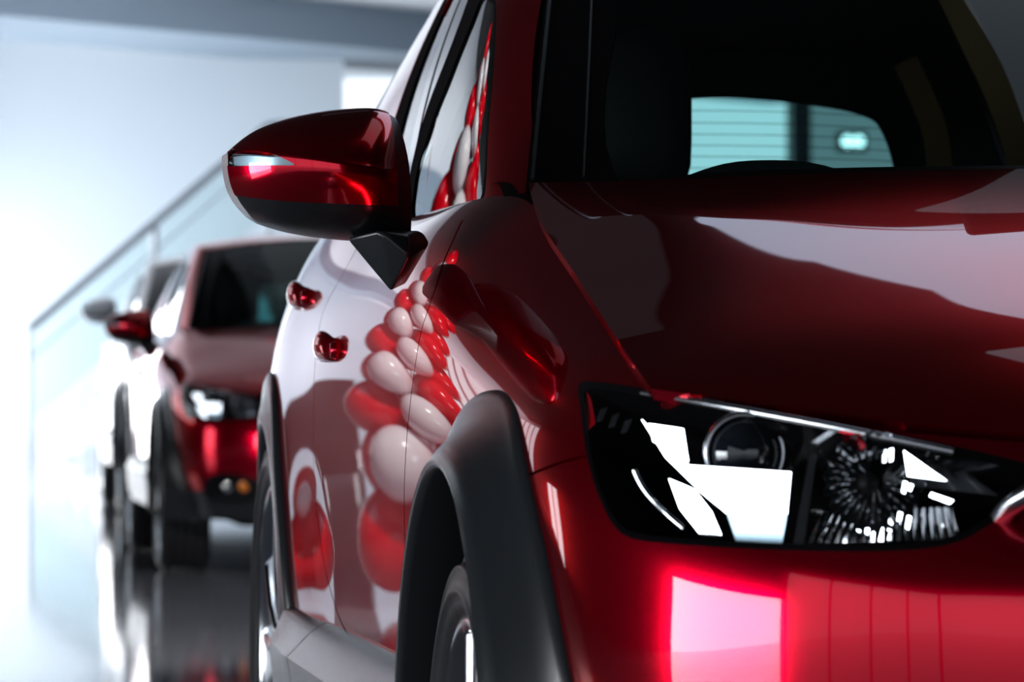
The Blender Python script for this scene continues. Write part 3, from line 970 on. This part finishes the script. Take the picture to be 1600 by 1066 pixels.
# ------------------------------------------------------------------ headlamp
rim_in = trace(B, [(914,610),(915,640),(920,688),(931,742),(949,789),(966,816),(993,832),(1060,841),(1150,846),(1250,850),(1370,851),(1448,846),(1498,834),(1540,810),(1585,780),(1630,762),(1660,758),(1600,738),(1500,714),(1400,694),(1300,674),(1200,655),(1100,636),(1006,619),(940,608)], 6, True)
lu, lt = cut(B, [lamp, rim_in], 420, 120, u0=min(a for a, b in lamp) - .004, u1=max(a for a, b in lamp) + .004, v0=.3)
lc = lu[lt].mean(1)
lin, lri = inside(lamp, lc), inside(rim_in, lc)
for mir in (False, True):
    hl = panel(B, lu, lt, lin & ~lri, 'headlamp', M['gloss_black'], car, off=0, flange=.14, mirror=mir)
    panel(B, lu, lt, lri, 'headlamp_lens', M['lens'], hl, off=.001, flange=0, mirror=mir)
    panel(B, lu, lt, lin, 'headlamp_housing', M['gloss_black'], hl, off=-.135, flange=0, mirror=mir)
    sx = -1 if mir else 1
    def lin_at(px, py, dep):
        """a point dep behind the lens"""
        q = B.pix(px, py); p = B.ev([q])[0]; n = B.nrm([q])[0]
        d = ray(px, py)
        return Vector(p) + d * dep
    def spin(name, px, py, dep, prof, m, n=48, tilt=(-.25, -1, 0.0), par=None, squash=1.0, ribs=0):
        c = lin_at(px, py, dep)
        ax = Vector(tilt).normalized()
        rot = Vector((1, 0, 0)).rotation_difference(ax).to_matrix()
        V, F = lathe(prof, n)
        out = []
        for i, (x, y, z) in enumerate(V):
            if ribs:
                k = i // len(prof)
                f = 1 + .035 * (1 if (k // 2) % 2 else -1)
                y, z = y * f, z * f
            q = c + rot @ Vector((x, y * squash, z))
            out.append((q.x * sx, q.y, q.z))
        return link(name, mesh(out, F if not mir else [f[::-1] for f in F], not ribs), m, par or hl)
    # projector with its ring
    spin('projector_lens', 1165, 708, .045, [(.028 * math.cos(a) , .034 * math.sin(a)) for a in [R(90) * k / 10 for k in range(11)]], mat('projector_glass', (.01, .014, .02), .03, 0, 1.0) if 'proj' not in M else M['proj'])
    spin('projector_ring', 1165, 708, .045, [(.0, .034), (.010, .035), (.012, .037), (.006, .040), (-.02, .042)], M['satin'])
    spin('main_reflector', 1365, 752, .035, [(.010, .046), (-.004, .040), (-.018, .031), (-.030, .021), (-.036, .011), (-.038, .008)], M['chrome'], 72, ribs=1)
    spin('bulb', 1355, 756, .035, [(-.04, .010), (.0, .009), (.006, .005), (.007, 0)], M['gap'], 20)
    # lower and side reflectors: bright plates, some standing in for lens reflections
    def plate(name, quad, m, nx=1, jag=0.0):
        P = [at(q[0], q[1], q[2]) if q[2] < -.3 else lin_at(*q) for q in quad]
        V, F = [], []
        for i in range(nx + 1):
            t = i / nx
            a = P[0].lerp(P[1], t); b = P[3].lerp(P[2], t)
            o = Vector((0, -1, 0)) * (jag if i % 2 else 0)
            for p in (a + o, b + o * .3): V.append((p.x * sx, p.y, p.z))
        for i in range(nx):
            F.append((2 * i, 2 * i + 1, 2 * i + 3, 2 * i + 2))
        return link(name, mesh(V, F, False), m, hl)
    YP = lambda px, py: -.475 - .150 * (px - 985) / 253
    def facet(name, poly, m, dy=0.0):  # flat shapes imitating the bright reflections on the lamp lens
        P = [at(x, y, YP(x, y) + dy) for x, y in poly]
        V = [(q.x * sx, q.y, q.z) for q in P] + [(q.x * sx, q.y + .003, q.z) for q in P]
        n = len(P)
        F = [tuple(range(n)), tuple(range(2 * n - 1, n - 1, -1))] + [(i, (i + 1) % n, n + (i + 1) % n, n + i) for i in range(n)]
        return link(name, mesh(V, F, False), m, hl)
    facet('reflector_plate', [(1002,655),(1076,727),(1236,738),(1230,803),(1136,803),(1098,772),(1040,715)], M['chrome'], -.068)
    facet('reflector_plate', [(1045,748),(1085,765),(1112,800),(1128,838),(1096,838),(1062,795)], M['chrome'], -.06)
    facet('reflector_plate', [(1136,803),(1230,803),(1222,850),(1152,850)], M['satin_blue'], -.066)
    facet('reflector_fin', [(1014,662),(1068,670),(1076,722),(1020,690)], M['chrome'], .012)
    sl_ = [[(1412,704),(1480,752),(1418,744)], [(1455,770),(1490,782),(1484,788),(1452,776)]]  # chrome slivers added to imitate glints in the lamp
    sl_ += [[(x0, 694 + dy), (x0 + 7, 693 + dy), (x0 + 6, 716 + dy), (x0 + 1, 718 + dy)] for x0, dy in ((1334, 4), (1345, 0), (1356, 3), (1367, 0), (1378, 6), (1389, 4))]
    sl_ += [[(x0, y0), (x0 + 6, y0 + 2), (x0 + 2, y0 + h0), (x0 - 3, y0 + h0 - 3)] for x0, y0, h0 in ((1342, 802, 30), (1355, 806, 30), (1370, 800, 26), (1390, 808, 24), (1404, 800, 20), (1418, 806, 22), (1304, 690, 18), (1412, 752, 20), (1421, 756, 12), (1300, 742, 10), (1312, 770, 12), (1328, 784, 10))]
    for k, pl in enumerate(sl_):
        P = [at(x, y, -.735 - .0006 * (x - 1400) + .01) for x, y in pl]
        V = [(q.x * sx, q.y, q.z) for q in P]; n = len(V)
        V += [(a, b + .003, c) for a, b, c in V]
        link('reflector_facet', mesh(V, [tuple(range(n)), tuple(range(2 * n - 1, n - 1, -1))] + [(i, (i + 1) % n, n + (i + 1) % n, n + i) for i in range(n)], False), M['chrome'], hl)
    arcp = [at(*q) for q in [(992,735,-.54),(1003,758,-.545),(1022,783,-.555),(1046,806,-.565),(1070,826,-.58)]]
    tube('lamp_ring', [(q.x * sx, q.y, q.z) for q in crom([tuple(a) for a in arcp], 5) for q in [Vector(q)]], .0035, M['chrome'], hl)
    Y2 = lambda px: -.60 - .14 * (px - 1260) / 240
    plate('ribbed_reflector', [(x, y, Y2(x)) for x, y in ((1285,800),(1490,792),(1500,842),(1262,850))], M['chrome'], 34, .006)
    plate('ribbed_reflector', [(x, y, Y2(x) + .01) for x, y in ((1300,668),(1400,684),(1400,722),(1296,716))], M['chrome'], 16, .006)
    q_ = [B.ev([B.pix(*q)])[0] for q in [(1004,614),(1100,630),(1200,648),(1300,667),(1400,687),(1490,706)]]
    tube('lens_edge', [(q[0] * sx, q[1] - .001, q[2]) for q in crom(q_, 4)], .0035, M['satin'], hl)  # satin strip imitating the highlight along the lens top edge
    plate('side_reflector', [(1415,700,.03),(1510,735,.03),(1560,775,.02),(1425,760,.04)], M['satin'], 6, .004)
    plate('divider', [(1280,655,.03),(1292,657,.03),(1256,850,.008),(1240,850,.008)], M['satin'])
    plate('side_marker', [(917,612,.006),(924,625,.008),(930,662,.008),(920,672,.004)], M['red_lens'] if 'red_lens' in M else M['paint'])
    for k in range(3):
        plate('marker_step', [(938 + 19 * k, 640 + 9 * k, .012), (950 + 19 * k, 636 + 9 * k, .014), (941 + 19 * k, 658 + 9 * k, .018), (931 + 19 * k, 660 + 9 * k, .012)], M['chrome'])
# chrome bar leading from the lamp to the grille
wing = [(at(1560, 812, -.80)), at(1580, 790, -.83), at(1620, 764, -.86), at(1700, 745, -.88)]
for mir in (False, True):
    tube('grille_wing', [(p.x * (-1 if mir else 1), p.y, p.z) for p in wing], .010, M['satin'], car)
# grille and lower bumper openings
def front_poly(pts, name, m, off, flange=.012):
    line = [tuple(p) for p in crom([B.hit((x, -3, z), (0, 1, 0)) for x, z in pts], 5, True)]
    return line
gr = front_poly([(-.44, .60), (-.40, .655), (-.2, .70), (-.02, .71), (-.02, .36), (-.2, .36), (-.34, .42)], '', None, 0)
fogp = front_poly([(-.73, .33), (-.72, .40), (-.65, .42), (-.52, .395), (-.50, .34), (-.56, .295), (-.68, .29)], '', None, 0)
fu, ft = cut(B, [gr, fogp], 300, 90, u0=.6)
fc = fu[ft].mean(1)
fg, ff = inside(gr, fc), inside(fogp, fc)
low = (fc[:, 1] < .07) & ~fg & ~ff & (fc[:, 0] > .72)
for mir in (False, True):
    panel(B, fu, ft, fg, 'grille', M['gloss_black'], car, off=.003, flange=.008, mirror=mir)
    panel(B, fu, ft, low, 'lower_bumper', M['plastic'], car, off=.003, flange=.008, mirror=mir)
    fb = panel(B, fu, ft, ff, 'fog_lamp_bezel', M['gloss_black'], car, off=.004, flange=.01, mirror=mir)
    sx = -1 if mir else 1
    for xx, nm, mm in ((-.64, 'fog_lamp', M['chrome']), (-.575, 'indicator_lamp', M['amber'])):
        h = B.bvh.ray_cast(Vector((xx, -3, .365)), Vector((0, 1, 0)))[0]
        V, F = lathe([(0, .024), (.006, .024), (.010, .016), (.011, 0)], 24)
        link(nm, mesh([(sx * (h.x + y), h.y - .004 - x, h.z + z) for x, y, z in V], F if mir else [f[::-1] for f in F]), mm, fb)

# ------------------------------------------------------------------ interior
cabin = M['interior']
bm = bmesh.new()
dash = []
for f in np.linspace(-1, 1, 41):
    x = f * .74
    hump = 0.034 * math.exp(-((x + .36) / .105) ** 4) 
    zt = 1.058 + .006 * (1 - f * f)
    ye = .70 - .14 * (1 - abs(f) ** 2.2)
    dash.append([(x, ye, 1.02), (x, ye + .06, 1.050), (x, .80, zt), (x, .92, zt + hump), (x, 1.0, zt + hump * .9), (x, 1.05, zt - .02), (x, 1.10, .95), (x, 1.12, .60)])
DS = Surf(dash, nu=60, nv=30)
patch(DS, 'dashboard', cabin, car, 90, 30)
# seats
def seat(cx, cy, w, ztop, hz, hw, name='seat'):
    bm = bmesh.new()
    add_box(bm, (cx - w, cy - .55, .42), (cx + w, cy + .02, .58))
    s = bmesh_to('seat', bm, cabin, car)
    s.modifiers.new('b', 'BEVEL').width = .05
    V = []
    secs = []
    for z, ww, t, y in ((.5, w, .07, 0), (.7, w, .07, .05), (.9, w * .96, .065, .12), (1.0, w * .75, .055, .15), (ztop, w * .45, .03, .17)):
        secs.append([(cx + ww * c, cy + y + t * s_, z) for c, s_ in [(np.sign(math.cos(a)) * abs(math.cos(a)) ** .6, np.sign(math.sin(a)) * abs(math.sin(a)) ** .8) for a in [2 * PI * k / 24 for k in range(24)]]])
    V = [p for q in secs for p in q]; F = [(i * 24 + k, i * 24 + (k + 1) % 24, (i + 1) * 24 + (k + 1) % 24, (i + 1) * 24 + k) for i in range(4) for k in range(24)] + [tuple(range(96, 120))]
    link('seat_back', mesh(V, F), cabin, s)
    V = []
    zz = np.linspace(hz[0], hz[1], 9)
    for z in zz:
        q = (z - hz[0]) / (hz[1] - hz[0]); ww = hw * (1 - abs(2 * q - 1) ** 5 * .45)
        V += [(cx + ww * c, cy + .16 + .05 * s_ * (1 - abs(2 * q - 1) ** 4 * .5), z) for c, s_ in [(math.copysign(abs(math.cos(a)) ** .6, math.cos(a)), math.copysign(abs(math.sin(a)) ** .8, math.sin(a))) for a in [2 * PI * k / 24 for k in range(24)]]]
    F = [(i * 24 + k, i * 24 + (k + 1) % 24, (i + 1) * 24 + (k + 1) % 24, (i + 1) * 24 + k) for i in range(8) for k in range(24)] + [tuple(range(192, 216)), tuple(range(24))[::-1]]
    link('headrest', mesh(V, F), cabin, s)
for sgn in (-1, 1):
    seat(sgn * .385, 1.80, .23, 1.08, (1.06, 1.36), .105)
for xx in (-.40, .40):
    seat(xx, 2.45, .25, 1.0, (1.0, 1.12), .11)
# rear-view mirror
box('interior_mirror', (-.11, .98, 1.335), (.11, 1.0, 1.40), cabin, car, .01)

# tan seat belts hanging at the rear seats
M['tan'] = mat('tan_webbing', (.35, .18, .08), .8)
def belt(pts, w):
    P = crom([at(*p) for p in pts], 8)
    P = [Vector(p) for p in P]
    V, F = [], []
    for i, p in enumerate(P):
        t = (P[min(i + 1, len(P) - 1)] - P[max(i - 1, 0)]).normalized()
        sd = t.cross(Vector((0, 1, 0))).normalized()
        for a, b in ((-w, 0), (w, 0), (w, .002), (-w, .002)):
            q = p + sd * a + Vector((0, b, 0)); V.append(q)
    n = len(P)
    for i in range(n - 1):
        for k in range(4):
            F.append((i * 4 + k, i * 4 + (k + 1) % 4, (i + 1) * 4 + (k + 1) % 4, (i + 1) * 4 + k))
    F += [(0, 1, 2, 3), ((n - 1) * 4 + 3, (n - 1) * 4 + 2, (n - 1) * 4 + 1, (n - 1) * 4)]
    return link('seat_belt', mesh(V, F, False), M['tan'], car)
belt([(1478, -30, 2.5), (1520, 60, 2.5), (1562, 150, 2.48), (1592, 240, 2.45), (1606, 330, 2.40)], .024)
belt([(1415, 95, 2.75), (1440, 150, 2.75), (1462, 210, 2.72), (1470, 280, 2.7)], .022)

# ------------------------------------------------------------------ the cars behind
def copy_tree(o, parent=None, over=None):
    c = o.copy(); C.objects.link(c)
    if parent is not None:
        c.parent = parent
        c.matrix_parent_inverse = o.matrix_parent_inverse.copy()
    if over and o.type == 'MESH':
        for sl in c.material_slots:
            if sl.material and sl.material.name in over:
                mm = over[sl.material.name]
                sl.link = 'OBJECT'; sl.material = mm
    for ch in list(o.children):
        copy_tree(ch, c, over)
    return c
M['paint_silver'] = mat('silver_paint', (.90, .92, .95), .3, .0, 1.0, .02)
M['paint_grey'] = mat('brown_grey_paint', (.10, .075, .07), .3, .8, 1.0, .02)
second = copy_tree(car)
second.name = 'car'
second.location = (.60, 15.1, 0)
tag(second, 'dark red car with an amber bumper lamp, parked behind the nearest red car', 'car')
third = copy_tree(car, None, {'red_metallic_paint': M['paint_grey']})
third.location = (.92, 24.0, 0)
third.scale = (1.03, 1.0, 1.11)
tag(third, 'blurred farthest car with a pale silver door mirror, behind the dark red car', 'car')
for o in list(third.children_recursive):
    if o.name.startswith('mirror_cap'):
        for sl in o.material_slots:
            sl.link = 'OBJECT'; sl.material = M['paint_silver']
    if o.name.startswith('mirror_housing'):
        for sl in o.material_slots:
            sl.link = 'OBJECT'; sl.material = M['paint_silver']
        o.location.z += .09

# ------------------------------------------------------------------ stair railing
rail = thing('stair_railing', 'slanting metal handrail with posts and glass panels rising at the back of the showroom', 'railing', (0.05, 41, FZ))
A = at(45, 515, 41); Bq = at(420, 196, 43.5); Cq = at(560, 190, 45)
M['rail'] = mat('brushed_steel_rail', (.30, .33, .37), .4, .6)
tube('handrail', [A, Bq, Cq], .045, M['rail'], rail, 12)
A2, B2 = at(60, 545, 41), at(420, 238, 43.5)
tube('lower_rail', [A.lerp(Bq, .0) - Vector((0, 0, .30)), Bq - Vector((0, 0, .30))], .012, M['satin'], rail, 10)
for t in (0, .51, 1.0):
    p = A.lerp(Bq, t)
    tube('post', [(p.x, p.y, max(FZ, p.z - 1.4) if t else FZ), tuple(p)], .035, M['rail'], rail, 10)
M['pale_glass'] = gmat('pale_green_glass', (.93, .985, .98), 1.45)
for t0, t1 in ((.02, .49), (.53, .98)):
    p, q = A.lerp(Bq, t0), A.lerp(Bq, t1)
    h = .95
    V = []
    for y in (0, .012):
        V += [(p.x, p.y + y, max(FZ, p.z - h)), (q.x, q.y + y, q.z - h), (q.x, q.y + y, q.z - .07), (p.x, p.y + y, p.z - .07)]
    bm = bmesh.new(); vs = [bm.verts.new(v) for v in V]
    for f in ((0,1,2,3),(7,6,5,4),(0,4,5,1),(1,5,6,2),(2,6,7,3),(3,7,4,0)): bm.faces.new([vs[i] for i in f])
    bmesh_to('glass_panel', bm, M['pale_glass'], rail)
# stairs under the railing
st_ = thing('staircase', 'white staircase under the slanting handrail at the back wall', 'staircase', (2.0, 44, FZ))
n = 14
bm = bmesh.new()
for k in range(n):
    x0 = A.x + .3 + (Bq.x - A.x) * k / n; x1 = A.x + .3 + (Bq.x - A.x) * (k + 1) / n
    z = FZ + (Bq.z - A.z) * (k + 1) / n
    add_box(bm, (x0, 44.2, max(FZ, z - .3)), (x1, 45.8, z))
bmesh_to('steps', bm, M['white'], st_)
box('landing', (A.x + .3 + (Bq.x - A.x), 44.2, FZ + (Bq.z - A.z) - .2), (8.6, 46.3, FZ + (Bq.z - A.z)), M['white'], st_)

# ------------------------------------------------------------------ balloons seen mirrored in the doors
def balloon_mesh():
    prof = []
    for i in range(25):
        a = PI * i / 24
        z = -math.cos(a); r = math.sin(a)
        r *= 1 + .10 * z
        z = z * 1.12 if z > 0 else z * (1.12 + .22 * abs(z) ** 3)
        prof.append((z * .13, max(r, .0) * .13 if i < 24 else 0))
    V, F = lathe(prof, 32)
    V = [(z, y, x) for x, y, z in V]
    Fm = mesh(V, F)
    bm = bmesh.new(); bm.from_mesh(Fm)
    bmesh.ops.remove_doubles(bm, verts=bm.verts[:], dist=1e-5)
    bmesh.ops.create_cone(bm, segments=12, radius1=.018, radius2=.006, depth=.022, matrix=Matrix.Translation((0, 0, -.182)))
    me = bpy.data.meshes.new('balloon'); bm.to_mesh(me); bm.free()
    me.polygons.foreach_set('use_smooth', [True] * len(me.polygons))
    return me
M['balloon_red'] = mat('red_latex', (.80, .0, .012), .18, 0, .6, .05)
M['balloon_white'] = mat('white_latex', (.86, .84, .88), .2, 0, .6, .05)
bme = balloon_mesh()
BX, BY = -2.18, 9.0
cnt = {'red': 0, 'white': 0}
for k in range(11):
    z = .20 + k * .275
    for q in range(4):
        a = R(90) * q + k * R(45)
        col = 'red' if (q + k // 2) % 2 == 0 else 'white'
        rr = .265
        o = bpy.data.objects.new(col + '_balloon', bme)
        C.objects.link(o)
        if not bme.materials: bme.materials.append(M['balloon_red'])
        o.material_slots[0].link = 'OBJECT'; o.material_slots[0].material = M['balloon_' + col]
        o.location = (BX + rr * math.cos(a), BY + rr * math.sin(a), z)
        o.rotation_euler = Vector((math.cos(a), math.sin(a), .35)).to_track_quat('Z', 'Y').to_euler()
        o.scale = (1.28, 1.28, 1.28)
        tag(o, '%s balloon of the balloon column mirrored in the doors of the nearest car' % col, 'balloon', '%s balloons of the balloon column' % col)

sl = bpy.data.lights.new('showroom_spotlight', 'SPOT')  # unseen spot added to brighten the mirrored balloons
sl.energy = 1500; sl.spot_size = R(44); sl.spot_blend = .5; sl.shadow_soft_size = .12; sl.color = (1, .98, .96)
so = bpy.data.objects.new('showroom_spotlight', sl); C.objects.link(so)
so.location = (-2.8, 4.6, 4.9)
so.rotation_euler = (Vector((BX, BY, 1.2)) - so.location).to_track_quat('-Z', 'Y').to_euler()
